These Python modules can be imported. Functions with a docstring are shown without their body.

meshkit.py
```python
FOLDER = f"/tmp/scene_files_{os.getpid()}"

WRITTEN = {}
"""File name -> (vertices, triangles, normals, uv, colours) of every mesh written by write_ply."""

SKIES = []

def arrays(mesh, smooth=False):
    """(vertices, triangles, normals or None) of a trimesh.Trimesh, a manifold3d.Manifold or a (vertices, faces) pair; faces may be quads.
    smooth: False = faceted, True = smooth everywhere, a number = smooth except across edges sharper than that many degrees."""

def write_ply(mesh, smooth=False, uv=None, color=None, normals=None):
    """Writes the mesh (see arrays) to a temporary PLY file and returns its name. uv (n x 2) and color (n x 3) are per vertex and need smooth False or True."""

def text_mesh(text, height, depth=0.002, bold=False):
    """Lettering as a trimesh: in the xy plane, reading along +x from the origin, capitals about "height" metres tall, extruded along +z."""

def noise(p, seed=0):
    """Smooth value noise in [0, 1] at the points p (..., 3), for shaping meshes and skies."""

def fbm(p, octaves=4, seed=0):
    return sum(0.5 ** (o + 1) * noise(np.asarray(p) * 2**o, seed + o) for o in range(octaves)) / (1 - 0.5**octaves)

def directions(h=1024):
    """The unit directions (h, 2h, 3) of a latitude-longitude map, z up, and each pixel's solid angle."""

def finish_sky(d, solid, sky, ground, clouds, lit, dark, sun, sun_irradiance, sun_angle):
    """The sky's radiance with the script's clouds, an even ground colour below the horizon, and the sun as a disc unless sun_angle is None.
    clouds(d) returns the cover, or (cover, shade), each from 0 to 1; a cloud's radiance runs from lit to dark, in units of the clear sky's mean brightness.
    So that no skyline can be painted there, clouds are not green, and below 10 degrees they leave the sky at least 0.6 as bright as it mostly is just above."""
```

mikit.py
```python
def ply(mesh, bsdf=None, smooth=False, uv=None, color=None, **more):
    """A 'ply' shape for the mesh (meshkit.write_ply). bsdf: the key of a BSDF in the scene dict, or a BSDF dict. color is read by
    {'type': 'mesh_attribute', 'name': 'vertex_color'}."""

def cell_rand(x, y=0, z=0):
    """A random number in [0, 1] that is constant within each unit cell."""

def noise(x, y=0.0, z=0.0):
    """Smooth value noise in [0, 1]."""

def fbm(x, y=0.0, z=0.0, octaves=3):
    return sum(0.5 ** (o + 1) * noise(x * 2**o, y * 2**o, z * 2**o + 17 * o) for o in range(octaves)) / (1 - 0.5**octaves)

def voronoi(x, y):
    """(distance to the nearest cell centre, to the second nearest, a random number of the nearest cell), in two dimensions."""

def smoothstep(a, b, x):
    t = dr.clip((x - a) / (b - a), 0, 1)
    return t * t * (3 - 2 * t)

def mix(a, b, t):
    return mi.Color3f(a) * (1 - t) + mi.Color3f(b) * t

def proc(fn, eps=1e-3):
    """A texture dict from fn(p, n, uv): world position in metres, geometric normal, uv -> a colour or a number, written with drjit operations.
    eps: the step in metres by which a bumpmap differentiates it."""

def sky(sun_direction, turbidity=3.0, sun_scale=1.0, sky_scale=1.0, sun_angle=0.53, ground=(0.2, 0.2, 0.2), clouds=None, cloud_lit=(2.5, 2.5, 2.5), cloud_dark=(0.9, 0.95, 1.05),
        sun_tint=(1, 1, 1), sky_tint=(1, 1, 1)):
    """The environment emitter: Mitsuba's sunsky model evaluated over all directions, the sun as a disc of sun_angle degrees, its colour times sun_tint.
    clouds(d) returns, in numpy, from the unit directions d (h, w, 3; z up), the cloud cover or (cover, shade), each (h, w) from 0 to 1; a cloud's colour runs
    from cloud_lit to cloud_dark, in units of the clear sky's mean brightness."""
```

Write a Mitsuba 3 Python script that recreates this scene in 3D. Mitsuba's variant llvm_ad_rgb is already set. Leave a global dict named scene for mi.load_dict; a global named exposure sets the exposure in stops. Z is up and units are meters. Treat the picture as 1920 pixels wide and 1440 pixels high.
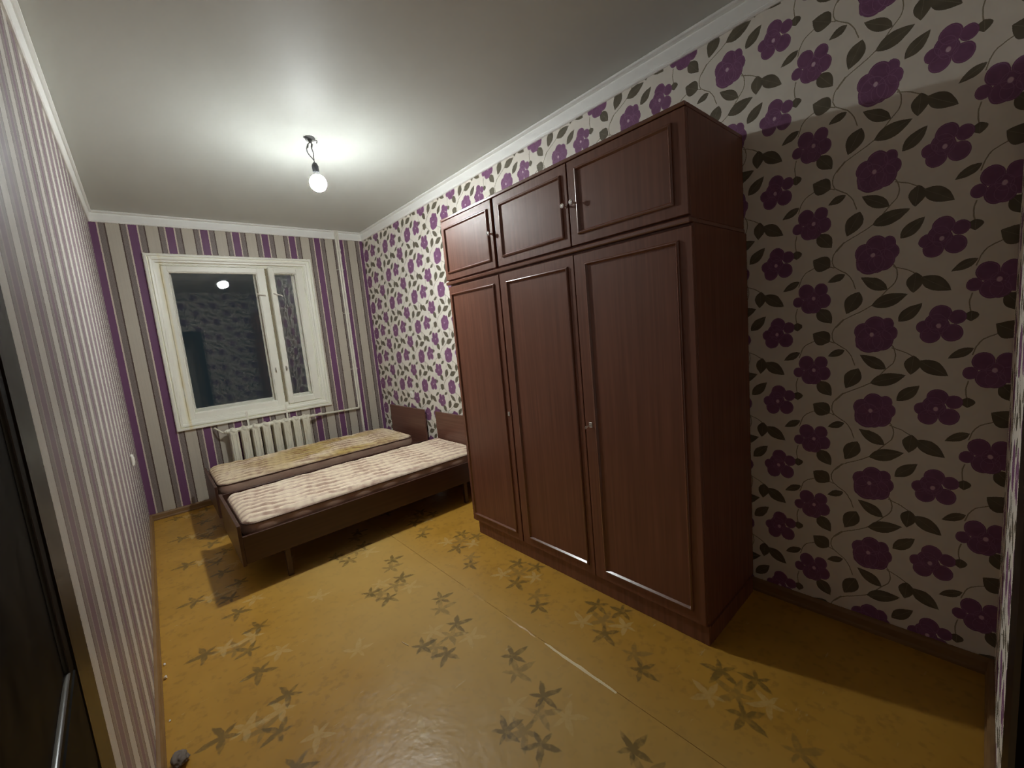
import math, random
import numpy as np, trimesh, drjit as dr, mitsuba as mi, mikit, meshkit
import manifold3d as m3
from mikit import proc, noise, fbm, smoothstep, mix
T = mi.ScalarTransform4f

# ------------------------------------------------------------------ camera, light, exposure
scene, labels = {'type': 'scene'}, {}
exposure = 4.52
CAM = np.array([0.18488, 0.0, 1.46564])
FWD = np.array([0.649554, 0.750035, -0.124609])
UPV = np.array([0.150965, 0.033400, 0.987975])
scene['camera'] = {'type': 'perspective', 'fov': 101.7758, 'fov_axis': 'x', 'near_clip': 0.01, 'far_clip': 60.0,
                   'to_world': T().look_at(origin=CAM.tolist(), target=(CAM + FWD).tolist(), up=UPV.tolist())}
BULB = np.array([1.222, 2.966, 2.556])          # the room's only lamp, a bare bulb
BULB_R = 0.054
BULB_RGB = [38.5, 40.5, 40.0]
BULB_AXIS = np.array([.08, .10, -.98])          # the bulb hangs crooked, tipped toward the window
scene['night_sky'] = {'type': 'constant', 'radiance': {'type': 'rgb', 'value': [.0005, .0008, .00095]}}   # city night outside

W, D, H, Y0 = 2.4235, 5.174, 2.8375, -0.06      # right wall x, window wall y, ceiling z, door wall y
XF = 1.855                                      # plane of the wardrobe's doors

# ------------------------------------------------------------------ helpers
def add(key, mesh, bsdf, smooth=False, label=None, cat=None, group=None, kind=None, **more):
    if key in scene:
        n = 1
        while f'{key}_{n:03d}' in scene: n += 1
        key = f'{key}_{n:03d}'
    scene[key] = mikit.ply(mesh, bsdf, smooth=smooth, **more)
    tag(key, label, cat, group, kind)
    return key

def tag(key, label=None, cat=None, group=None, kind=None):
    d = {k: v for k, v in (('label', label), ('category', cat), ('group', group), ('kind', kind)) if v}
    if d: labels[key] = d

def cat(*ms): return trimesh.util.concatenate([m for m in ms])

def box(x0, x1, y0, y1, z0, z1, c=0.0):
    lo, hi = np.array([x0, y0, z0], float), np.array([x1, y1, z1], float)
    if c <= 0:
        b = trimesh.creation.box(extents=hi - lo); b.apply_translation((lo + hi) / 2); return b
    c = min(c, (hi - lo).min() * .45)
    pts = []
    for sx in (0, 1):
        for sy in (0, 1):
            for sz in (0, 1):
                p = np.where([sx, sy, sz], hi, lo); d = np.where([sx, sy, sz], -c, c)
                for k in range(3):
                    q = p + d; q[k] = p[k]; pts.append(q)
    return trimesh.convex.convex_hull(np.array(pts))

def hull_spheres(centres, r, n=16):
    rs = np.broadcast_to(r, (len(centres),))
    return m2t(m3.Manifold.batch_hull([m3.Manifold.sphere(float(q), n).translate([float(v) for v in c]) for c, q in zip(centres, rs)]))

def m2t(m):
    k = m.to_mesh(); return trimesh.Trimesh(k.vert_properties[:, :3], k.tri_verts, process=False)

def tube(pts, r, sides=12, caps=True):
    p = np.asarray(pts, float); n = len(p); r = np.broadcast_to(r, (n,))
    t = np.gradient(p, axis=0); t /= np.linalg.norm(t, axis=1, keepdims=True)
    a = np.cross(t[0], [0.31, 0.17, 0.93] if abs(t[0][2]) < .9 else [0.93, .31, .17]); a /= np.linalg.norm(a)
    V = []
    for i in range(n):
        a = a - t[i] * (a @ t[i]); a /= np.linalg.norm(a); b = np.cross(t[i], a)
        an = np.arange(sides) * 2 * np.pi / sides
        V.append(p[i] + r[i] * (np.cos(an)[:, None] * a + np.sin(an)[:, None] * b))
    V = np.vstack(V); F = []
    for i in range(n - 1):
        for j in range(sides):
            k = (j + 1) % sides
            F += [[i * sides + j, i * sides + k, (i + 1) * sides + k], [i * sides + j, (i + 1) * sides + k, (i + 1) * sides + j]]
    if caps:
        V = np.vstack([V, p[:1], p[-1:]]); c0, c1 = len(V) - 2, len(V) - 1
        for j in range(sides):
            k = (j + 1) % sides
            F += [[c0, k, j], [c1, (n - 1) * sides + j, (n - 1) * sides + k]]
    return trimesh.Trimesh(V, F, process=False)

def bez(pts, n=24):
    """Smooth curve through the points (Catmull-Rom)."""
    p = np.asarray(pts, float); p = np.vstack([2 * p[0] - p[1], p, 2 * p[-1] - p[-2]]); out = []
    m = len(p) - 3
    for i in range(m):
        for t in np.linspace(0, 1, n // m + 1, endpoint=(i == m - 1)):
            a, b, c, d = p[i:i + 4]
            out.append(.5 * ((2 * b) + (-a + c) * t + (2 * a - 5 * b + 4 * c - d) * t * t + (-a + 3 * b - 3 * c + d) * t ** 3))
    return np.array(out)

def lathe(profile, axis_o, axis_d=(0, 0, 1), sides=32):
    """Revolve (r, h) pairs around an axis; h grows along axis_d, the outline runs with h growing for outward normals."""
    d = np.asarray(axis_d, float); d /= np.linalg.norm(d)
    a = np.cross(d, [1, 0, 0] if abs(d[0]) < .8 else [0, 1, 0]); a /= np.linalg.norm(a); b = np.cross(d, a)
    o = np.asarray(axis_o, float); V, F = [], []
    an = np.arange(sides) * 2 * np.pi / sides
    for r, h in profile:
        V.append(o + h * d + max(r, 1e-5) * (np.cos(an)[:, None] * a + np.sin(an)[:, None] * b))
    for i in range(len(profile) - 1):
        for j in range(sides):
            k = (j + 1) % sides
            F += [[i * sides + j, i * sides + k, (i + 1) * sides + k], [i * sides + j, (i + 1) * sides + k, (i + 1) * sides + j]]
    return trimesh.Trimesh(np.vstack(V), F, process=False)

def frame_sides(u0, u1, v0, v1, prof, to3):
    """Four mitred lengths of a profile [(inset, height)] around a rectangle; to3(u, v, n) places a point. Returns bottom, top, left, right."""
    out = []
    for side in range(4):
        V = []
        for end in (0, 1):
            for i, h in prof:
                if side == 0: u, v = (u0 + i if end == 0 else u1 - i), v0 + i
                if side == 1: u, v = (u0 + i if end == 0 else u1 - i), v1 - i
                if side == 2: u, v = u0 + i, (v0 + i if end == 0 else v1 - i)
                if side == 3: u, v = u1 - i, (v0 + i if end == 0 else v1 - i)
                V.append(to3(u, v, h))
        n = len(prof); F = []
        for j in range(n):
            k = (j + 1) % n; F += [[j, k, n + k], [j, n + k, n + j]]
        for j in range(1, n - 1): F += [[0, j, j + 1], [n, n + j + 1, n + j]]
        m = trimesh.Trimesh(np.array(V), F, process=False); m.fix_normals() if m.is_watertight else trimesh.repair.fix_normals(m)
        out.append(m)
    return out

def proj_side(prof, mk0, mk1):
    """Prism of a profile between two end maps (each maps (d, h) to a 3D point)."""
    n = len(prof); V = [mk0(*p) for p in prof] + [mk1(*p) for p in prof]; F = []
    for j in range(n):
        k = (j + 1) % n; F += [[j, k, n + k], [j, n + k, n + j]]
    P = [(a, b) for a, b in prof]
    from shapely.geometry import Polygon
    vv, ff = trimesh.creation.triangulate_polygon(Polygon(P), engine='earcut')
    idx = [int(np.argmin([(q[0] - a) ** 2 + (q[1] - b) ** 2 for a, b in P])) for q in vv]
    for f in ff: F += [[idx[f[0]], idx[f[1]], idx[f[2]]], [n + idx[f[0]], n + idx[f[2]], n + idx[f[1]]]]
    m = trimesh.Trimesh(np.array(V), F, process=False); trimesh.repair.fix_normals(m)
    return m

# ------------------------------------------------------------------ materials
def mat(key, rgb, rough=.5, spec=.5, metal=0., fn=None, bump=None, bscale=1., **kw):
    b = {'type': 'principled', 'base_color': proc(fn) if fn else {'type': 'rgb', 'value': list(rgb)}, 'roughness': rough, 'specular': spec}
    if metal: b['metallic'] = metal
    b.update(kw)
    if bump: b = {'type': 'bumpmap', 'arbitrary': proc(bump[0], bump[1]), 'bsdf': b, 'scale': bscale}
    scene[key] = {'type': 'twosided', 'bsdf': b}
    return key

def wrap(x, p): return x - p * dr.floor(x / p + 0.5)

# flowered wallpaper: one repeat is 0.532 m wide and 0.318 m high
PY, PZ = .5324, .3177
PETALS = [(.5100,1.8060,.0225,.0260),(.5380,1.8380,.0265,.0305),(.4840,1.8400,.0225,.0260),(.4750,1.7920,.0240,.0285),(.5270,1.7770,.0275,.0320),(.5680,1.7960,.0185,.0210),(.5080,1.7740,.0255,.0295),
 (.6540,1.9740,.0265,.0285),(.6500,2.0190,.0275,.0295),(.6060,2.0030,.0210,.0235),(.6180,1.9460,.0265,.0295),(.6750,1.9410,.0260,.0280),(.6920,1.9730,.0210,.0225),(.6610,1.9890,.0285,.0305),
 (.3220,1.9340,.0400,.0505),(.3410,1.9670,.0260,.0320),(.3040,1.9840,.0315,.0395),(.2660,1.9910,.0190,.0245),(.2580,1.9550,.0215,.0275),(.2800,1.9300,.0315,.0395),(.3010,1.9170,.0260,.0330),(.3490,1.9150,.0140,.0175)]
HEARTS = [(.510,1.806),(.654,1.974),(.313,1.953)]
FLEAVES = [(.4950,1.7570,.4460,1.6920,.0230),(.5620,1.8870,.6270,1.8510,.0135),(.4520,1.9300,.5130,1.9700,.0290),(.4000,1.8920,.4590,1.8680,.0130),(.3540,1.8140,.3960,1.7270,.0250),
 (.2670,1.8110,.3500,1.8710,.0190),(.3160,1.7520,.2070,1.7860,.0225),(.7180,1.8640,.7260,1.7880,.0210),(.7050,1.8440,.6240,1.7840,.0225),(.7660,1.9990,.6990,2.0640,.0190),(.572,2.022,.572,1.984,.017)]
VINES = [[(.268,1.921),(.247,1.9),(.239,1.865),(.246,1.835),(.267,1.811),(.286,1.786),(.315,1.753),(.361,1.726),(.404,1.704),(.43,1.673)],
 [(.406,2.023),(.432,1.993),(.444,1.966),(.438,1.929),(.397,1.896),(.376,1.862),(.366,1.828)],[(.452,1.932),(.438,1.925)],[(.508,1.936),(.54,1.919),(.556,1.894),(.565,1.863)],[(.572,2.084),(.578,2.053),(.574,2.015)],[(.783,1.896),(.744,1.878),(.714,1.855)]]
VINES = [[(float(q[0]), float(q[1])) for q in (bez(v, 9) if len(v) > 6 else (np.array(v) if len(v) == 2 else bez(v, 5)))] for v in VINES]

def flowers(u, v):
    v = v + .0075 * (u - .31)
    uw = u + .0015 * (noise(u * 60, v * 60) - .5); vw = v + .0015 * (noise(v * 60, u * 60, 5.) - .5)
    bg = mix((.74, .70, .625), (.79, .75, .675), fbm(u * 30, v * 30, 2.))
    vine = mi.Float(1.)
    for line in VINES:
        for (ax, ay), (bx, by) in zip(line[:-1], line[1:]):
            mx, my, hx, hy = (ax + bx) / 2, (ay + by) / 2, (bx - ax) / 2, (by - ay) / 2
            px, py = wrap(uw - mx, PY), wrap(vw - my, PZ)
            t = dr.clip((px * hx + py * hy) / max(hx * hx + hy * hy, 1e-9), -1, 1)
            vine = dr.minimum(vine, dr.sqrt(dr.square(px - hx * t) + dr.square(py - hy * t)))
    col = mix((.30, .265, .19), bg, smoothstep(.0012, .0026, vine))
    leaf, rib = mi.Float(-1.), mi.Float(1.)
    for bx, by, tx, ty, hw in FLEAVES:
        L = math.hypot(tx - bx, ty - by) / 2; ex, ey = (tx - bx) / (2 * L), (ty - by) / (2 * L)
        px, py = wrap(uw - (bx + tx) / 2, PY), wrap(vw - (by + ty) / 2, PZ)
        a, n = (px * ex + py * ey) / L, (py * ex - px * ey)
        w = 1.14 * hw * (1 - dr.square(dr.clip(a + .12 * (1 - a * a), -1, 1))) - dr.abs(n)
        w = dr.select(dr.abs(a) > 1, -1., w)
        leaf = dr.maximum(leaf, w)
        rib = dr.minimum(rib, dr.select(w > 0, dr.minimum(dr.abs(n), .004 * dr.abs(dr.sin(20 * (a + 40 * dr.abs(n)))) + .0012), 1.))
    lc = mix((.118, .103, .072), (.16, .14, .10), noise(u * 50, v * 50))
    lc = mix((.20, .178, .13), lc, smoothstep(.0004, .0014, rib))
    col = mix(col, lc, smoothstep(-.0008, .0008, leaf))
    pet = mi.Float(9.)
    edge = mi.Float(9.)
    for cx, cy, rx, ry in PETALS:
        d = dr.sqrt(dr.square(wrap(uw - cx, PY) / (1.1 * rx)) + dr.square(wrap(vw - cy, PZ) / (1.1 * ry)))
        pet = dr.minimum(pet, d); edge = dr.minimum(edge, dr.abs(d - .86))
    heart = mi.Float(9.)
    for cx, cy in HEARTS:
        heart = dr.minimum(heart, dr.sqrt(dr.square(wrap(uw - cx, PY) / .8) + dr.square(wrap(vw - cy, PZ))))
    pc = mix((.185, .075, .165), (.245, .108, .22), fbm(u * 45, v * 45, 1.))
    pc = mix((.34, .18, .32), pc, smoothstep(.0, .06, edge) * .5 + .5)
    pc = mix((.62, .46, .56), pc, smoothstep(.006, .0105, heart))
    return mix(col, pc, 1 - smoothstep(.96, 1.03, pet))

SP = .2666
def stripes(s, cream=(.53, .485, .41), dark=(.105, .07, .06), t0=(.19, .155, .145), t1=(.27, .23, .215), pale=(.62, .53, .47), purple=(.175, .075, .165)):
    """Striped wallpaper across one 0.267 m repeat; s is the position in metres from a cream stripe's left edge."""
    f = s / SP - dr.floor(s / SP)
    def band(a, b, e=.006): return smoothstep(a - e, a + e, f) * (1 - smoothstep(b - e, b + e, f))
    col = mi.Color3f(*cream)
    fine = .5 + .5 * dr.sin(f * 2 * math.pi * 42)
    taupe = mix(t0, t1, fine)
    for a, b, c in ((.335, .375, dark), (.375, .505, None), (.505, .545, pale), (.545, .775, purple), (.775, .815, pale), (.815, .955, None), (.955, .994, dark)):
        col = mix(col, taupe if c is None else c, band(a, b))
    return col * (.94 + .1 * noise(s * 900, 0.3))

def soft(p, k=1.): return fbm(p.x * k, p.y * k, p.z * k)
mat('paper_flowers_right', 0, .5, .35, fn=lambda p, n, uv: flowers(p.y, p.z))
mat('paper_flowers_door', 0, .5, .35, fn=lambda p, n, uv: flowers(p.x + 2.1, p.z))
mat('paper_stripes_window', 0, .45, .35, fn=lambda p, n, uv: stripes(p.x - .1087))
mat('paper_stripes_left', 0, .42, .5, fn=lambda p, n, uv: stripes((p.y - 1.245) * SP / .2585, (.56, .53, .49), (.17, .125, .125), (.225, .19, .185), (.27, .235, .23), (.33, .27, .265), (.215, .145, .185)))
mat('ceiling_paint', 0, .6, .3, fn=lambda p, n, uv: mix((.55, .565, .525), (.59, .605, .565), soft(p, 1.6)))
mat('cornice_white', (.84, .85, .82), .45, .4)
mat('window_paint', 0, .35, .5, fn=lambda p, n, uv: mix((.86, .86, .77), (.80, .74, .52), smoothstep(.10, .0, dr.abs(p.x - .43) * 4) * smoothstep(.3, .6, fbm(p.x * 20, p.z * 3, 1.))))
mat('window_gap_dirt', (.30, .26, .18), .8, .2)
mat('radiator_paint', 0, .35, .5, fn=lambda p, n, uv: mix((.74, .72, .60), (.55, .48, .33), smoothstep(.62, .8, fbm(p.x * 40, p.z * 14, p.y * 30))))
mat('pipe_paint', (.80, .78, .69), .3, .5)
mat('baseboard_brown', 0, .4, .4, fn=lambda p, n, uv: mix((.20, .11, .045), (.27, .16, .075), fbm(p.x * 18, p.y * 18, p.z * 40)))
mat('plastic_white', (.80, .79, .72), .35, .5)
mat('dark_hole', (.01, .01, .01), .8, .1)

# printed linoleum: leaves repeat every 0.623 m along the roll
LP = .623
LEAF = [(1.178,2.381,'d'),(.976,2.379,'d'),(1.036,2.249,'d'),(1.064,2.432,'c'),(1.171,2.253,'c'),(1.115,2.335,'o'),(1.025,2.325,'o'),
 (1.236,2.006,'d'),(1.187,1.927,'o'),(.747,2.596,'c'),(.368,2.202,'d'),(.471,2.276,'c'),(.435,2.573,'d'),(.194,2.549,'d'),(.358,2.402,'d'),(.393,2.515,'c'),(.263,2.523,'c'),(.315,2.46,'o'),
 (1.770,1.929,'d'),(1.816,1.808,'d'),(1.623,1.787,'d'),(1.621,1.911,'c'),(1.732,1.738,'c'),(1.695,1.84,'o'),(1.606,2.234,'o'),(1.557,2.165,'d')]
_r = np.random.default_rng(4)
LEAF = [(x, y, k, float(_r.uniform(0, 6.28)), float(_r.uniform(.078, .096))) for x, y, k in LEAF]
def lino(p, n, uv):
    x, y = p.x, p.y
    xw = x + .012 * (fbm(x * 30, y * 30, 1.) - .5); yw = y + .012 * (fbm(x * 30, y * 30, 8.) - .5)
    base = mix((.42, .215, .030), (.51, .275, .045), fbm(x * 7, y * 7, 2.))
    base = mix(base, (.30, .15, .035), smoothstep(.55, .8, fbm(x * 40, y * 40, 3., 4)) * .35)
    worn = smoothstep(.35, .95, x) * (1 - smoothstep(1.2, 1.7, x)) * smoothstep(.25, .75, fbm(x * 2.2, y * 2.2, 6.) + .25)
    base = mix(base, (.57, .385, .135), worn * .6)
    col = base
    for cx, cy, k, rot, R in sorted(LEAF, key=lambda l: 'ocd'.index(l[2])):
        px, py = xw - cx, wrap(yw - cy, LP)
        r, th = dr.sqrt(px * px + py * py + 1e-9), dr.atan2(py, px) - rot
        e = R * (.24 + .76 * dr.power(1 - dr.abs(dr.sin(2.5 * th)), .85)) * (.80 + .20 * dr.cos(th))
        m = (1 - smoothstep(-.006, .008, r - e))
        m = m * (.45 + .55 * smoothstep(.25, .6, fbm(x * 55, y * 55, cx * 9)))
        c = {'d': (.085, .062, .024), 'o': (.19, .125, .045), 'c': (.63, .46, .20)}[k]
        col = mix(col, c, m * {'d': .66, 'o': .5, 'c': .42}[k])
    scuff = smoothstep(.80, .93, fbm(x * 14 + .4 * y, y * 60, 9., 4)) * .5
    return mix(col, (.60, .47, .27), scuff)
mat('linoleum', 0, .34, .42, fn=lino, bump=(lambda p, n, uv: .0022 * fbm(p.x * 13, p.y * 13, 0., 4) + .0006 * fbm(p.x * 70, p.y * 70), 2e-3), bscale=1.)
mat('screed', (.30, .26, .2), .8, .2)

def grain(dark, light, along='z', k=1.):
    def f(p, n, uv):
        a = {'x': (p.x * 2, p.y * 90, p.z * 90), 'y': (p.x * 90, p.y * 2, p.z * 90), 'z': (p.x * 90, p.y * 90, p.z * 2)}[along]
        g = fbm(a[0] * k, a[1] * k, a[2] * k)
        blot = fbm(p.x * 5, p.y * 5, p.z * 4)
        return mix(mix(dark, light, g), dark, blot * .5)
    return f
mat('wardrobe_wood', 0, .47, .55, fn=grain((.125, .045, .025), (.215, .080, .046)))
mat('wardrobe_edge', 0, .25, 1., fn=grain((.13, .047, .028), (.19, .072, .042)))
mat('bed_wood', 0, .33, .5, fn=grain((.050, .022, .015), (.085, .038, .026), 'x'))
mat('bed_wood_head', 0, .33, .5, fn=grain((.12, .050, .034), (.19, .085, .060), 'y'))
mat('chrome', (.82, .82, .80), .18, .5, 1.)
mat('dull_metal', (.55, .52, .47), .4, .5, 1.)
mat('door_lacquer', 0, .36, .16, fn=grain((.012, .008, .006), (.022, .014, .010)))
mat('door_bead', (.05, .045, .04), .16, .8)
mat('door_panel', (.006, .005, .0045), .55, .04, bump=(lambda p, n, uv: .004 * fbm(p.y * 22, p.z * 16, 1.), 2e-3))
mat('wire_grey', (.10, .10, .10), .5, .4)
mat('socket_black', (.035, .037, .04), .4, .5)
mat('bulb_plastic', (.78, .80, .80), .4, .5)
scene['pane_glass'] = {'type': 'thindielectric', 'int_ior': 1.62}

def ticking(seed, stain):
    def f(p, n, uv):
        s = (p.y + .165 * p.x + .010 * dr.sin(p.x * 16 + seed) + .018 * (fbm(p.x * 9, p.y * 9, seed) - .5)) / .085
        g = .5 + .5 * dr.cos(s * 2 * math.pi + .9 * (noise(p.x * 30, p.y * 30, seed) - .5))
        br = smoothstep(.30, .62, fbm(p.x * 24, p.y * 20, seed + 2.))
        fl = .5 + .5 * dr.sin((p.x * 1. - .2 * p.y) * 2 * math.pi / .06 + 2.2 * noise(p.y * 24, seed))
        col = mix((.80, .68, .53), (.46, .32, .25), smoothstep(.25, .95, g) * (.35 + .5 * br) + .18 * fl)
        col = mix(col, (.40, .25, .20), smoothstep(.62, .80, fbm(p.x * 26, p.y * 26, p.z * 26 + seed)) * .4)
        st = smoothstep(.30, .70, fbm(p.x * 3 + seed, p.y * 6, 1.)) * stain * (.25 + .75 * dr.exp(-dr.square((p.x - 1.45) / .55)))
        col = mix(col, col * mi.Color3f(.70, .62, .36), st + .35 * stain)
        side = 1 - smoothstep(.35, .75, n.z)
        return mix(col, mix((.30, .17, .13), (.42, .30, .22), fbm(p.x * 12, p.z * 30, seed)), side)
    return f
mat('ticking_pink', 0, .85, .2, fn=ticking(1.3, .10))
mat('ticking_stained', 0, .85, .2, fn=ticking(5.1, .85))
mat('piping_dark', (.10, .06, .045), .8, .2)
mat('hall_plaster', (.68, .62, .50), .8, .2)
mat('scrap_grey', (.20, .165, .14), .8, .2)
mat('chip_white', (.80, .76, .66), .7, .2)
mat('splinter_wood', (.80, .66, .40), .6, .3)

# ------------------------------------------------------------------ the room
ST = 'structure'
XL = -.12
add('floor', box(XL, W + .12, -1.7, D + .3, -.15, -.004), 'screed', kind=ST, label='floor under the worn ochre linoleum')
for a, b, lab in ((0.0, 1.3935, 'ochre linoleum sheet printed with maple leaves along the left wall'), (1.3955, W, 'ochre linoleum sheet printed with maple leaves running under the wardrobe')):
    n = 60; g = [a] + list(np.linspace(a, b, 8)[1:-1]) + [b]
    m = box(a, b, Y0, D, -.004, 0.0)
    add('floor__linoleum_sheet', m, 'linoleum', label=lab)
add('floor__hall_sheet', box(0.0, 1.8, -1.15, Y0 - .001, -.004, 0.0), 'linoleum')
# lifted, frayed lips of linoleum along the joint
rng = np.random.default_rng(11)
for y0, y1, h, wd in ((.93, 1.33, .006, .012), (1.38, 1.62, .004, .010), (1.78, 1.98, .003, .014)):
    ys = np.linspace(y0, y1, 14); V, F = [], []
    for i, y in enumerate(ys):
        k = max(math.sin(math.pi * i / 13), 0.) ** .6; hh = .0006 + h * k * rng.uniform(.5, 1)
        x0 = 1.3935 - wd * rng.uniform(.7, 1.1); x1 = 1.3935 + .002 * rng.uniform(-1, 1)
        V += [[x0, y, -.0003], [x1, y, hh], [x1, y, hh - .0016], [x0, y, -.0012]]
    for i in range(13):
        for j in range(4):
            k = (j + 1) % 4; F += [[4 * i + j, 4 * i + k, 4 * i + 4 + k], [4 * i + j, 4 * i + 4 + k, 4 * i + 4 + j]]
    m = trimesh.Trimesh(V, F, process=False); trimesh.repair.fix_normals(m)
    add('floor__linoleum_sheet__lifted_edge', m, 'splinter_wood' if h > .005 else 'linoleum', smooth=True)
add('ceiling', box(XL, W + .12, -1.7, D + .3, H, H + .15), 'ceiling_paint', kind=ST, label='plain white painted ceiling')
add('wall_left', box(XL, 0, Y0 - .12, D, 0, H), 'paper_stripes_left', kind=ST, label='left wall with purple and cream striped wallpaper')
add('wall_right', box(W, W + .12, Y0 - .12, D + .3, 0, H), 'paper_flowers_right', kind=ST, label='right wall with purple flowered wallpaper')
WX0, WX1, WZ0, WZ1 = .385, 1.70, .875, 2.44
add('wall_window', cat(box(XL, WX0, D, D + .3, 0, H), box(WX1, W, D, D + .3, 0, H), box(WX0, WX1, D, D + .3, 0, WZ0), box(WX0, WX1, D, D + .3, WZ1, H)), 'paper_stripes_window', kind=ST, label='window wall with purple and cream striped wallpaper')
DX0, DX1, DZ = .10, 1.05, 1.99
add('wall_door', cat(box(0, DX0, Y0 - .12, Y0, 0, H), box(DX1, W, Y0 - .12, Y0, 0, H), box(DX0, DX1, Y0 - .12, Y0, DZ, H)), 'paper_flowers_door', kind=ST, label='door wall with purple flowered wallpaper')
add('wall_hall', cat(box(XL, 1.9, -1.25, -1.15, 0, H), box(XL, 0, -1.15, Y0 - .12, 0, H), box(1.8, 1.9, -1.15, Y0 - .12, 0, H)), 'hall_plaster', kind=ST, label='plain hall wall behind the doorway')

# cornices (d from the wall, h below the ceiling)
CP = [(0, -.0955), (.008, -.0955), (.013, -.091), (.014, -.082), (.011, -.078), (.012, -.075), (.020, -.036), (.021, -.031), (.0125, -.028), (.012, -.020), (.026, -.018), (.036, -.013), (.037, -.005), (.032, -.001), (.032, 0), (0, 0)]
add('trim_1', proj_side(CP, lambda d, h: (d, Y0, H + h), lambda d, h: (d, D - d, H + h)), 'cornice_white', kind=ST, label='white stepped cornice along the left wall')
add('trim_2', proj_side(CP, lambda d, h: (d, D - d, H + h), lambda d, h: (W - d, D - d, H + h)), 'cornice_white', kind=ST, label='white stepped cornice above the window')
add('trim_3', proj_side(CP, lambda d, h: (W - d, Y0, H + h), lambda d, h: (W - d, D - d, H + h)), 'cornice_white', kind=ST, label='white stepped cornice along the flowered wall')
BP = [(0, 0), (.022, 0), (.022, .012), (.018, .020), (.017, .050), (.012, .060), (.004, .063), (0, .063)]
add('baseboard_left', proj_side(BP, lambda d, h: (d, .86, h), lambda d, h: (d, D - d, h)), 'baseboard_brown', kind=ST, label='low brown baseboard along the left wall')
add('baseboard_window', proj_side(BP, lambda d, h: (d, D - d, h), lambda d, h: (W - d, D - d, h)), 'baseboard_brown', kind=ST, label='low brown baseboard under the window')
add('baseboard_right', proj_side(BP, lambda d, h: (W - d, Y0 + d, h), lambda d, h: (W - d, D - d, h)), 'baseboard_brown', kind=ST, label='low brown baseboard along the flowered wall')
add('baseboard_door', proj_side(BP, lambda d, h: (DX1 + .09, Y0 + d, h), lambda d, h: (W - d, Y0 + d, h)), 'baseboard_brown', kind=ST, label='low brown baseboard beside the doorway')

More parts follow.
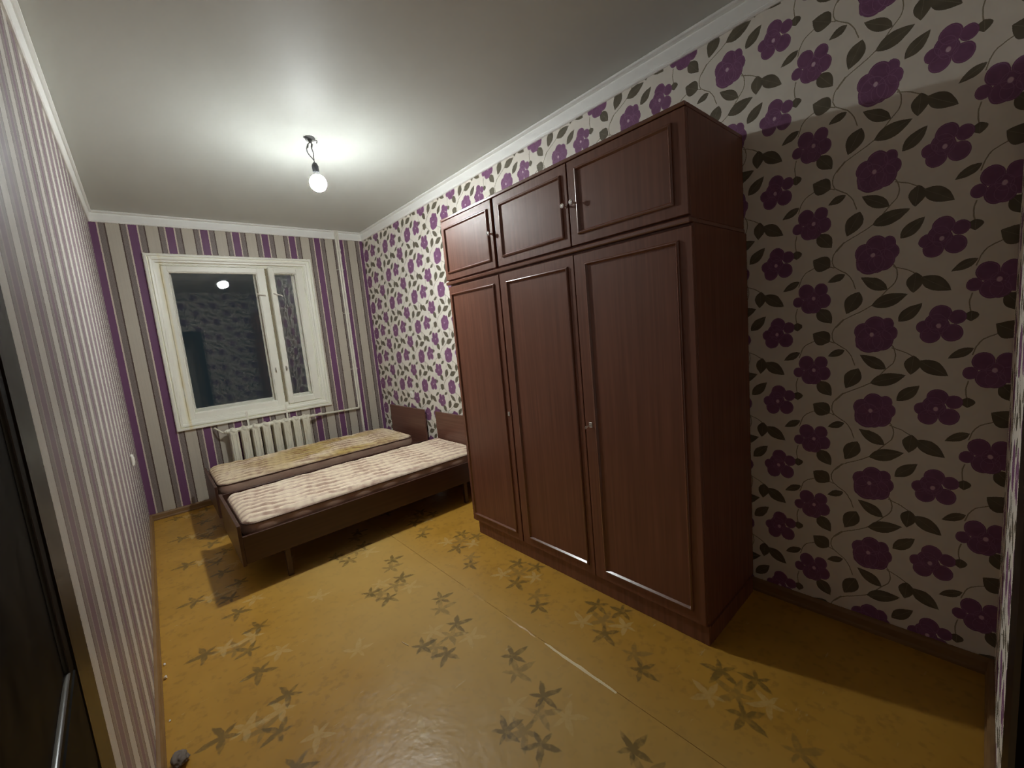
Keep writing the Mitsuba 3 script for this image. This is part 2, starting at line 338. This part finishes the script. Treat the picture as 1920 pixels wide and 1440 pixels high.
# ------------------------------------------------------------------ window
def wpt(u, v, n): return (u, D - n, v)
tag('window_1', 'white painted double window with one wide and one narrow sash, dark night outside', kind=ST)
CAS = [(0, 0), (0, .024), (.006, .032), (.024, .032), (.027, .012), (.036, .012), (.039, .029), (.056, .026), (.061, .014), (.078, .012), (.0785, 0)]
for nm, m in zip(('bottom', 'top', 'left', 'right'), frame_sides(.3155, 1.777, .797, 2.4925, CAS, wpt)):
    add('window_1__casing_board', m, 'window_paint')
# box frame lining the opening, with its central mullion
FR = [(0, -.002), (.012, -.002), (.012, -.024), (.040, -.024), (.040, -.036), (.047, -.036), (.047, -.16), (0, -.16)]
fr = frame_sides(WX0, WX1, WZ0, WZ1, FR, wpt) + [box(1.285, 1.345, D + .034, D + .16, WZ0 + .02, WZ1 - .02, .003)]
add('window_1__box_frame', cat(*fr), 'window_paint')
def sash(key, u0, u1, v0, v1, ul, ur, vb, vt, front, depth, pane_n, tilt=(0, 0)):
    """One glazed sash: four rails and the pane (its own sub-part)."""
    b = .006
    def member(p):  # outline in (u,v) four corners, bevelled toward the glass
        return p
    ms = [box(u0, ul, D - front, D - front + depth, v0, v1, .004), box(ur, u1, D - front, D - front + depth, v0, v1, .004),
          box(ul - .002, ur + .002, D - front + .0006, D - front + depth, v0, vb, .004), box(ul - .002, ur + .002, D - front + .0006, D - front + depth, vt, v1, .004)]
    bead = [(0, 0), (.0, .012), (.004, .012), (.010, .003), (.010, 0)]
    ms += frame_sides(ul, ur, vb, vt, bead, lambda u, v, n: (u, D + pane_n - n, v))
    k = add(key, cat(*ms), 'window_paint')
    uc, vc = (ul + ur) / 2, (vb + vt) / 2
    V = [[u, D + pane_n + .0015 + tilt[0] * (u - uc) + tilt[1] * (v - vc), v] for u, v in ((ul - .004, vb - .004), (ur + .004, vb - .004), (ur + .004, vt + .004), (ul - .004, vt + .004))]
    add(k + '__pane', trimesh.Trimesh(V, [[0, 1, 2], [0, 2, 3]], process=False), 'pane_glass')
    return k
sa = sash('window_1__sash', .428, 1.300, .885, 2.388, .477, 1.222, .945, 2.334, -.020, .036, .040, tilt=(-.003, .003))
sb = sash('window_1__narrow_sash', 1.326, 1.680, .892, 2.390, 1.376, 1.606, .955, 2.338, -.010, .036, .030, tilt=(.008, 0))
oa = sash('window_1__outer_sash', .432, 1.300, .90, 2.40, .495, 1.210, .975, 2.345, -.105, .036, .122)
ob = sash('window_1__outer_sash', 1.330, 1.653, .90, 2.40, 1.392, 1.590, .975, 2.345, -.105, .036, .122)
# latches (upper, turned sideways) and small pulls (lower)
def latch(u, v, out, dx, tilt):
    y = D - out
    a = lathe([(.0, 0), (.010, 0), (.010, .004), (.006, .007), (.005, .014), (0, .014)], (u, y, v), (0, -1, 0), 14)
    b = hull_spheres([(u, y - .015, v), (u + dx, y - .022, v + tilt)], [.0095, .006], 12)
    return cat(a, b)
add(sa + '__latch', latch(1.268, 2.098, -.020, -.075, .014), 'plastic_white', smooth=40)
add(sb + '__latch', latch(1.350, 2.112, -.010, .075, -.028), 'plastic_white', smooth=40)
for k, u, v, o in ((sa, 1.255, 1.283, -.020), (sb, 1.352, 1.290, -.010)):
    m = cat(box(u - .008, u + .008, D - o - .003, D - o + .002, v - .028, v + .028, .001), hull_spheres([(u, D - o - .010, v + .016), (u, D - o - .020, v), (u, D - o - .010, v - .018)], .0055, 10))
    add(k + '__pull', m, 'dull_metal', smooth=40)
for v in (2.14, 1.20):
    m = cat(*[tube([(1.686, D + .006, v + dv), (1.686, D + .006, v + dv + .036)], .0075, 10) for dv in (-.038, .002)])
    add(sb + '__hinge', m, 'window_paint', smooth=40)
AJAR = math.radians(-5.0)
for k in [k for k in scene if k.startswith(sb)]:
    scene[k]['to_world'] = T().translate([1.684, D + .010, 0]).rotate([0, 0, 1], math.degrees(AJAR) * -1).translate([-1.684, -(D + .010), 0])
# paint-clogged dark joint between the two sashes
add('window_1__joint', box(1.302, 1.324, D + .0285, D + .0335, .90, 2.385), 'window_gap_dirt')

# ------------------------------------------------------------------ door at the left edge, opened against the left wall
A, B = np.array([.112, Y0 + .012]), np.array([.070, .785])
tl = (B - A) / np.linalg.norm(B - A); nl = np.array([tl[1], -tl[0]]); LL = float(np.linalg.norm(B - A))
def dpt(s, z, n): q = A + tl * s + nl * n; return (q[0], q[1], z)
def dbox(s0, s1, n0, n1, z0, z1, c=.003):
    m = box(s0, s1, n0, n1, z0, z1, c); v = m.vertices.copy(); xy = A + np.outer(v[:, 0], tl) + np.outer(v[:, 1], nl)
    m.vertices = np.c_[xy, v[:, 2]]; m.fix_normals(); return m
tag('door_1', 'dark glossy panelled door standing open against the left wall', kind=ST)
PS0, PS1 = .10, .712
for a_, b_ in ((0, PS0), (PS1, LL)): add('door_1__stile', dbox(a_, b_, -.04, 0, .008, 1.975), 'door_lacquer')
for a_, b_ in ((.008, .17), (1.02, 1.14), (1.87, 1.975)): add('door_1__rail', dbox(PS0 + .0003, PS1 - .0003, -.04, -.001, a_, b_), 'door_panel')
for z0, z1 in ((.17, 1.02), (1.14, 1.87)):
    k = add('door_1__panel', dbox(PS0 + .0005, PS1 - .0005, -.030, -.002, z0 + .0005, z1 - .0005, 0), 'door_panel')
    MB = [(0, -.004), (0, -.001), (.0008, .0012), (.0022, .0020), (.0036, .0012), (.0046, -.002), (.0046, -.004)]
    for m in frame_sides(PS0 + .06, PS1 - .058, z0 + .022, z1 - .05, MB, dpt): add(k + '__moulding', m, 'door_bead', smooth=50)
DC = [(0, 0), (0, .016), (.012, .022), (.07, .018), (.08, .012), (.08, 0)]
dc = frame_sides(DX0 - .08 + .0, DX1 + .08, -.08, DZ + .08, DC, lambda u, v, n: (u, Y0 + n, v))
def clipz(m):
    v = m.vertices.copy(); v[:, 2] = np.maximum(v[:, 2], 0); m.vertices = v; return m
add('door_1__casing', clipz(dc[3]), 'door_lacquer'); add('door_1__casing', dc[1], 'door_lacquer')
add('door_1__jamb', cat(box(DX0 - .002, DX0 + .008, Y0 - .12, Y0 - .03, 0, DZ), box(DX1 - .02, DX1, Y0 - .12, Y0, 0, DZ), box(DX0 + .008, DX1 - .02, Y0 - .12, Y0, DZ - .02, DZ)), 'door_lacquer')

# ------------------------------------------------------------------ wardrobe: tall three door cabinet and the top cabinet standing on it
XB = W - .006
def fpt(u, v, n): return (XF - n, u, v)
DB = [(0, 0), (.001, .006), (.004, .0095), (.0075, .0108), (.010, .0105), (.0166, 0)]
def cabinet_door(root, y0, y1, z0, z1, py0, py1, pz0, pz1):
    k = add(root + '__door', box(XF, XF + .018, y0, y1, z0, z1, .0025), 'wardrobe_wood')
    for m in frame_sides(py0, py1, pz0, pz1, DB, fpt): add(k + '__moulding', m, 'wardrobe_edge', smooth=28)
    return k
tag('wardrobe', 'tall dark red-brown wardrobe with three long panelled doors against the flowered wall', 'wardrobe')
YN, YL = .775, 2.508
c = .018; xf = XF + .020
add('wardrobe__body', cat(box(xf, XB, YN, YN + c, .085, 1.825, .002), box(xf, XB, YL - c, YL, .085, 1.825, .002), box(xf, XB, YN + c, YL - c, .085, .085 + c), box(xf, XB, YN + c, YL - c, 1.825 - c, 1.825),
    box(XB - .006, XB, YN + c, YL - c, .1, 1.81), box(xf, XB - .01, 1.372, 1.388, .1, 1.81), box(xf, XB - .01, 1.956, 1.972, .1, 1.81)), 'wardrobe_wood')
add('wardrobe__plinth', cat(box(XF + .012, XF + .030, .768, 2.463, 0, .0945, .002), box(XF + .030, XB - .03, .768, .786, 0, .0845), box(XF + .030, XB - .03, 2.445, 2.463, 0, .0845)), 'wardrobe_wood')
d1 = cabinet_door('wardrobe', 1.962, YL, .097, 1.812, 2.005, 2.478, .145, 1.766)
d2 = cabinet_door('wardrobe', 1.377, 1.954, .097, 1.814, 1.414, 1.892, .147, 1.764)
d3 = cabinet_door('wardrobe', YN, 1.374, .097, 1.812, .828, 1.308, .149, 1.766)
for k, y, kk in ((d1, 1.983, False), (d3, 1.338, True)):
    z = .951
    add(k + '__lock_plate', box(XF - .003, XF + .002, y - .010, y + .010, z - .014, z + .014, .001), 'chrome')
    if kk:
        bow = trimesh.creation.torus(.009, .0022, 16, 8); bow.apply_transform(trimesh.transformations.rotation_matrix(math.pi / 2, [1, 0, 0]))
        bow.apply_transform(trimesh.transformations.rotation_matrix(.5, [1, 0, 0])); bow.apply_translation((XF - .034, y + .004, z - .006))
        add(k + '__key', cat(bow, tube([(XF - .001, y, z), (XF - .026, y + .001, z - .003)], .0028, 10)), 'chrome', smooth=40)
tag('top_cabinet', 'dark red-brown three door cabinet standing on top of the wardrobe', 'cabinet')
ZT0, ZT1, YT = 1.847, 2.272, 2.528; YTN = .785
add('top_cabinet__body', cat(box(xf, XB, YTN, YTN + c, ZT0, ZT1 - c, .002), box(xf, XB, YT - c, YT, ZT0, ZT1 - c, .002), box(xf - .004, XB, YTN, YT, ZT1 - c, ZT1, .002), box(xf, XB, YTN + c, YT - c, ZT0, ZT0 + c), box(XB - .006, XB, YTN + c, YT - c, ZT0 + c, ZT1 - c),
    box(xf, XB - .01, 1.372, 1.388, ZT0 + c, ZT1 - c), box(xf, XB - .01, 1.956, 1.972, ZT0 + c, ZT1 - c)), 'wardrobe_wood')
add('top_cabinet__bottom_ledge', box(XF - .004, XB, YTN - .004, YT + .004, 1.826, ZT0, .004), 'wardrobe_edge')
add('top_cabinet__front_edge', box(XF - .001, XF + .0155, YTN, YT, ZT1 - .016, ZT1, .0025), 'wardrobe_edge')
t1 = cabinet_door('top_cabinet', 1.976, YT, 1.857, 2.253, 2.010, 2.492, 1.900, 2.207)
t2 = cabinet_door('top_cabinet', 1.385, 1.954, 1.857, 2.252, 1.420, 1.905, 1.902, 2.206)
t3 = cabinet_door('top_cabinet', YTN, 1.379, 1.857, 2.252, .841, 1.332, 1.903, 2.212)
for k, y, z in ((t1, 1.986, 2.056), (t2, 1.398, 2.052), (t3, 1.343, 2.054)):
    m = lathe([(0, 0), (.0085, 0), (.0085, .003), (.0045, .006), (.0040, .022), (.0105, .025), (.0120, .028), (.0118, .031), (.009, .032), (.007, .0295), (.0045, .0295), (.0035, .032), (0, .0325)], (XF, y, z), (-1, 0, 0), 24)
    add(k + '__knob', m, 'chrome', smooth=35)

# ------------------------------------------------------------------ beds and mattresses
def bed(y0, y1, label):
    r = 'bed' if 'bed' not in labels else 'bed_001'
    tag(r, label, 'bed')
    x0, x1 = .448, 2.378
    add(r + '__footboard', box(x0, x0 + .019, y0, y1, .185, .447, .0015), 'bed_wood')
    add(r + '__headboard', box(x1, x1 + .019, y0, y1, .10, .708, .0015), 'bed_wood_head')
    for a, b in ((y0 + .004, y0 + .023), (y1 - .023, y1 - .004)):
        add(r + '__side_rail', box(x0 + .0195, x1 - .0005, a, b, .195, .370, .0015), 'bed_wood')
    add(r + '__base_board', box(x0 + .02, x1 - .001, y0 + .0235, y1 - .0235, .300, .316), 'bed_wood')
    for lx in (.70, 2.13):
        for ly in (y0 + .045, y1 - .045):
            add(r + '__leg', box(lx - .016, lx + .016, ly - .016, ly + .016, 0, .2995, .002), 'bed_wood')
bed(2.966, 3.806, 'low dark brown single bed in front, its side rail and headboard nearest the wardrobe')
bed(4.050, 4.884, 'low dark brown single bed under the window beside the radiator')

def mattress(key, x0, x1, y0, y1, z0, z1, rad, bsdf, label, seed, sag=0.):
    nx, ny = 220, 110
    ux, uy = np.linspace(-1, 1, nx), np.linspace(-1, 1, ny)
    U, Vv = np.meshgrid(ux, uy, indexing='ij')
    hx, hy = (x1 - x0) / 2, (y1 - y0) / 2; cx, cy = (x0 + x1) / 2, (y0 + y1) / 2
    X, Y = U * hx, Vv * hy
    ix, iy = np.maximum(np.abs(X) - (hx - rad), 0) / rad, np.maximum(np.abs(Y) - (hy - rad), 0) / rad
    ca, cb = ix * np.sqrt(1 - iy * iy / 2), iy * np.sqrt(1 - ix * ix / 2)
    X = np.where(ix > 0, np.sign(X) * (hx - rad + ca * rad), X); Y = np.where(iy > 0, np.sign(Y) * (hy - rad + cb * rad), Y)
    # distance to the rim
    ed = np.minimum((1 - np.abs(U)) * hx, (1 - np.abs(Vv)) * hy)
    P = np.stack([X + cx, Y + cy, 0 * X], -1)
    s = (P[..., 1] + .165 * P[..., 0] + .010 * np.sin(P[..., 0] * 16 + seed) + .02 * (meshkit.fbm(P * 9, 3, seed) - .5)) / .085
    q = np.abs(np.sin(np.pi * s)) ** .7
    cr = .5 + .5 * np.sin((P[..., 0] - .2 * P[..., 1]) * 2 * np.pi / .13 + 2 * meshkit.noise(P * 7, seed + 3))
    lump = meshkit.fbm(P * 3.1, 3, seed + 9) - .5
    h = .011 * q + .004 * cr + .022 * lump
    fall = np.clip(ed / .03, 0, 1); fall = np.sqrt(1 - (1 - fall) ** 2)
    Z = z1 - .012 + (h + .006) * np.clip(ed / .05, 0, 1) * 1. - .012 * (1 - fall) - sag * np.exp(-((U - .1) / .5) ** 2) * 1.
    top = np.stack([P[..., 0], P[..., 1], Z], -1)
    # boundary loop
    idx = np.arange(nx * ny).reshape(nx, ny)
    loop = np.concatenate([idx[:-1, 0], idx[-1, :-1], idx[:0:-1, -1], idx[0, :0:-1]])
    V = [top.reshape(-1, 3)]; F = []
    a, b, c_, d = idx[:-1, :-1].ravel(), idx[1:, :-1].ravel(), idx[1:, 1:].ravel(), idx[:-1, 1:].ravel()
    F.append(np.stack([a, b, c_], 1)); F.append(np.stack([a, c_, d], 1))
    base = top.reshape(-1, 3)[loop]; cen = np.array([cx, cy])
    inw = np.stack([np.clip(base[:, 0], x0 + rad, x1 - rad), np.clip(base[:, 1], y0 + rad, y1 - rad)], 1) - base[:, :2]
    ln = np.linalg.norm(inw, axis=1, keepdims=True); inw = inw / np.maximum(ln, 1e-6)
    prev, off = loop, nx * ny
    zt = base[:, 2]
    for t in np.linspace(0, 1, 9)[1:]:
        bul = -.008 * math.sin(math.pi * t)
        bl = bul * (1 + .5 * np.sin(base[:, 0] * 30 + base[:, 1] * 30)) + (.014 * t ** 4)
        ring = np.c_[base[:, :2] + inw * bl[:, None], zt * (1 - t) + z0 * t]
        V.append(ring); cur = np.arange(off, off + len(loop)); off += len(loop)
        n1, n2 = np.roll(prev, -1), np.roll(cur, -1)
        F.append(np.stack([prev, cur, n2], 1)); F.append(np.stack([prev, n2, n1], 1)); prev = cur
    V.append(np.array([[cx, cy, z0]])); F.append(np.stack([prev, np.full(len(prev), off), np.roll(prev, -1)], 1))
    m = trimesh.Trimesh(np.vstack(V), np.vstack(F), process=False)
    if m.volume < 0: m.invert()
    tag(key, label, 'mattress')
    add(key + '__cover', m, bsdf, smooth=True)
    pts = base[::3] - np.c_[inw[::3] * .003, np.zeros(len(base[::3]))]
    pts = np.vstack([pts, pts[:1]]); pts[:, 2] -= .001
    add(key + '__piping', tube(pts, .0042, 6, False), 'piping_dark', smooth=True)
mattress('mattress', .490, 2.362, 3.003, 3.768, .3165, .446, .085, 'ticking_pink', 'thin pink and cream striped quilted mattress on the front bed', 3)
mattress('mattress_001', .482, 2.245, 4.088, 4.846, .3165, .458, .085, 'ticking_stained', 'thin yellow-stained striped quilted mattress on the bed under the window', 7)

# ------------------------------------------------------------------ radiator and heating pipes
tag('radiator', 'cream painted cast iron radiator with eight sections under the window', 'radiator')
RY = D - .10
def section(x):
    ms = []
    for dy, r in ((-.042, .013), (.042, .013)):
        ms.append(hull_spheres([(x + sx * .024, RY + dy, z) for sx in (-1, 1) for z in (.19, .715)], r, 14))
    for sx in (-.016, .016):
        ms.append(hull_spheres([(x + sx, RY - .055, .22), (x + sx, RY - .055, .69)], .0055, 8))
    for z, s in ((.722, 1), (.185, -1)):
        ms.append(hull_spheres([(x, RY - .036, z + s * .004), (x, RY + .036, z + s * .004)], .0265, 14))
        ms.append(tube([(x - .0488, RY, z), (x + .0488, RY, z)], .024, 14))
        ms.append(hull_spheres([(x - .026, RY - .03, z - s * .012), (x + .026, RY - .03, z - s * .012), (x, RY - .03, z + s * .012)], .016, 10))
    return cat(*ms)
RX = [.752 + .0982 * i for i in range(8)]
for x in RX: add('radiator__section', section(x), 'radiator_paint', smooth=40)
add('radiator__end_plug', lathe([(0, 0), (.022, 0), (.024, .006), (.016, .010), (.016, .022), (.009, .026), (0, .026)], (RX[0] - .0488, RY, .722), (-1, 0, 0), 18), 'radiator_paint', smooth=40)
add('radiator__air_valve', tube(bez([(RX[0] - .073, RY, .722), (RX[0] - .095, RY - .002, .728), (RX[0] - .118, RY + .02, .752), (RX[0] - .142, D - .045, .775)], 12), [.008] * 9 + [.011] * 4 if False else .0085, 10), 'radiator_paint', smooth=True)
xr = RX[-1] + .0488
add('radiator__connecting_pipe', cat(tube([(xr, RY, .722), (xr + .035, RY, .722), (xr + .06, RY + .01, .721)], .016, 14), tube(bez([(xr + .055, RY + .01, .721), (xr + .16, D - .05, .712), (xr + .3, D - .034, .706), (2.062, D - .034, .702), (2.082, D - .034, .704), (2.0915, D - .034, .7185)], 30), .0125, 14),
    lathe([(.012, 0), (.019, .001), (.019, .034), (.012, .036)], (xr + .115, D - .0565, .717), (1, .14, -.05), 12), lathe([(.012, 0), (.018, .001), (.018, .02), (.012, .021)], (xr + .035, RY, .722), (1, 0, 0), 8)), 'radiator_paint', smooth=40)
for x in (.906, 1.284):
    add('radiator__hanger_strap', cat(box(x - .009, x + .009, D - .034, D - .0265, .70, .895, .002), box(x - .009, x + .009, D - .062, D - .030, .700, .712, .002)), 'pipe_paint')
for k, x, lo, lab in (('heating_pipe', 2.092, .700, 'white vertical heating pipe ending at the elbow of the radiator branch, nearer the window'), ('heating_pipe_001', 2.119, 0., 'white vertical heating pipe running down to the floor, nearer the flowered wall')):
    yy = D - .034 if lo else D - .030
    tag(k, lab, 'pipe')
    pts = [(x, yy, H)] if not lo else [(x, yy, H)]
    pts += [(x, yy, 1.6), (x, yy, .9), (x, yy, lo + .0195 if lo else 0.)]
    add(k + '__tube', tube(pts, .0108, 14), 'pipe_paint', smooth=40)
    if not lo:
        for z in (2.60, 2.535): add(k + '__coupling', lathe([(.0105, 0), (.0155, .002), (.0155, .030), (.0105, .032)], (x, yy, z), (0, 0, 1), 10), 'pipe_paint', smooth=30)
    for z in (2.385, 1.868, 1.189):
        sx = -1 if lo else 1
        add(k + '__clip', cat(lathe([(.0105, -.005), (.0135, -.004), (.0135, .004), (.0105, .005)], (x, yy, z), (0, 0, 1), 14), tube([(x + sx * .010, yy, z), (x + sx * .026, yy + .002, z), (x + sx * .026, D - .002, z)], .003, 8)), 'pipe_paint', smooth=40)

# ------------------------------------------------------------------ wall fittings
tag('wall_socket', 'small white plastic socket on the flowered wall above the beds', 'socket')
add('wall_socket__plate', box(W - .022, W, 4.300, 4.368, .815, .893, .007), 'plastic_white')
add('wall_socket__face', lathe([(.0, 0), (.024, 0), (.024, .004), (.021, .004), (.019, .001), (0, .001)], (W - .021, 4.334, .854), (-1, 0, 0), 24), 'plastic_white', smooth=30)
for dy in (-.0095, .0095): add('wall_socket__pin_hole', lathe([(0, 0), (.003, 0), (.003, .0012), (0, .0012)], (W - .0218, 4.334 + dy, .854), (-1, 0, 0), 10), 'dark_hole')
tag('light_switch', 'small white plastic switch low on the striped left wall', 'light switch')
add('light_switch__plate', box(0, .018, 4.045, 4.125, .752, .832, .007), 'plastic_white')
add('light_switch__rocker', box(.017, .023, 4.066, 4.104, .772, .812, .002), 'plastic_white')

# ------------------------------------------------------------------ the bare bulb
tag('bare_bulb', 'lit bare light bulb hanging on two wires from the ceiling', 'light bulb')
bx, by, bz = BULB
ax = BULB_AXIS.copy(); ax /= np.linalg.norm(ax)          # the lamp's axis, pointing down
R = BULB_R
ths = np.linspace(math.radians(8), math.radians(78), 26)
globe = lathe([(R * math.sin(t), -R * math.cos(t)) for t in ths][::1], BULB, -ax, 32)
tip = lathe([(R * math.sin(t), -R * math.cos(t)) for t in np.linspace(0, math.radians(8), 3)], BULB, -ax, 32)
gl = cat(globe, tip)
if (gl.triangles_center - BULB).ravel() @ gl.face_normals.ravel() < 0: gl.invert()
add('bare_bulb__globe', gl, 'bulb_plastic', smooth=True, emitter={'type': 'area', 'radiance': {'type': 'rgb', 'value': BULB_RGB}})
# the globe's upper part, toward the base, glows much more faintly
up_ = lathe([(R * math.sin(t), -R * math.cos(t)) for t in np.linspace(math.radians(78), math.radians(152), 16)], BULB, -ax, 32)
if (up_.triangles_center - BULB).ravel() @ up_.face_normals.ravel() < 0: up_.invert()
add('bare_bulb__globe_collar', up_, 'bulb_plastic', smooth=True, emitter={'type': 'area', 'radiance': {'type': 'rgb', 'value': [v * .08 for v in BULB_RGB]}})
t = math.radians(152); z0 = -R * math.cos(t) - .035; r0 = R * math.sin(t)
add('bare_bulb__neck', lathe([(r0 + .0006, z0 + .034), (r0 * .80, z0 + .043), (.0175, z0 + .050), (.0150, z0 + .054), (.0150, z0 + .06)], BULB, -ax, 32), 'bulb_plastic', smooth=40)
s0 = z0 + .052
add('bare_bulb__lamp_holder', lathe([(.0165, s0), (.0205, s0 + .002), (.0205, s0 + .036), (.019, s0 + .042), (.013, s0 + .055), (.007, s0 + .060), (.0, s0 + .060)], BULB, -ax, 24), 'socket_black', smooth=35)
ht = BULB - ax * (s0 + .058); ho = np.array([1.207, 2.966, H])
w1 = bez([ht, ht + [-.002, 0, .016], ht + [-.030, .004, .055], ht + [-.034, .004, .088], ho + [-.004, 0, -.028], ho + [.004, .0, -.002]], 30)
w2 = bez([ht, ht + [0, 0, .02], ht + [.001, -.003, .06], ht + [-.006, -.004, .088], ho + [.010, .002, -.035], ho + [.004, .004, -.002]], 30)
for wv in (w1, w2): add('bare_bulb__wire', tube(wv, .0026, 8), 'wire_grey', smooth=True)
for p in (ht + np.array([-.005, -.004, .095]), ht + np.array([-.028, .004, .092])):
    add('bare_bulb__taped_joint', hull_spheres([p, p + [.004, 0, .018]], .0055, 10), 'wire_grey', smooth=40)
# wire hook and loose wire ends at the ceiling
hook = bez([ho + [-.035, .004, -.004], ho + [-.02, -.012, -.012], ho + [.005, -.014, -.010], ho + [.034, .0, -.004]], 16)
hook2 = bez([ho + [-.038, -.012, -.006], ho + [-.015, .012, -.018], ho + [.012, .010, -.016], ho + [.040, -.010, -.014], ho + [.036, -.016, -.034]], 18)
add('bare_bulb__ceiling_hook', cat(tube(hook, .003, 8), tube(hook2, .0026, 8), lathe([(0, -.010), (.018, -.009), (.030, -.004), (.032, 0), (0, 0)], ho + [0, 0, -.0005], (0, 0, 1), 20), hull_spheres([ho + [-.008, 0, -.012], ho + [.010, 0, -.014], ho + [0, 0, -.030]], .006, 10)), 'wire_grey', smooth=40)

# ------------------------------------------------------------------ bits lying on the floor
m = hull_spheres([(.923, 1.856, .0022), (.933, 1.811, .0022)], [.0014, .0021], 8)
add('wood_splinter', m, 'splinter_wood', label='tiny pale wood splinter lying on the bare linoleum in mid floor', cat='splinter')
rng = np.random.default_rng(5)
def chip(x, y, s, h):
    p = rng.normal(size=(14, 3)); p /= np.linalg.norm(p, axis=1, keepdims=True); p *= [s, s * 1.6, h]
    m = trimesh.convex.convex_hull(p); m.apply_translation((x, y, -m.bounds[0][2])); return m
for i, (x, y, s, h, lab) in enumerate(((.034, 2.62, .006, .006, 'white plaster chip by the left baseboard, farthest from the doorway'), (.034, 2.50, .009, .008, 'largest white plaster chip by the left baseboard'), (.038, 2.185, .005, .004, 'tiny white plaster chip by the left baseboard, nearest the doorway'))):
    add('plaster_chip', chip(x, y, s, h), 'chip_white', label=lab, cat='plaster chip')
p = meshkit.fbm(trimesh.creation.icosphere(3).vertices * 2.1, 3, 2)
sc = trimesh.creation.icosphere(3); sc.vertices = sc.vertices * (.55 + .9 * p)[:, None] * [.026, .036, .018]
sc.apply_translation((.062, 1.915, -sc.bounds[0][2]))
add('crumpled_scrap', sc, 'scrap_grey', smooth=50, label='small crumpled grey scrap on the floor by the left baseboard', cat='scrap')
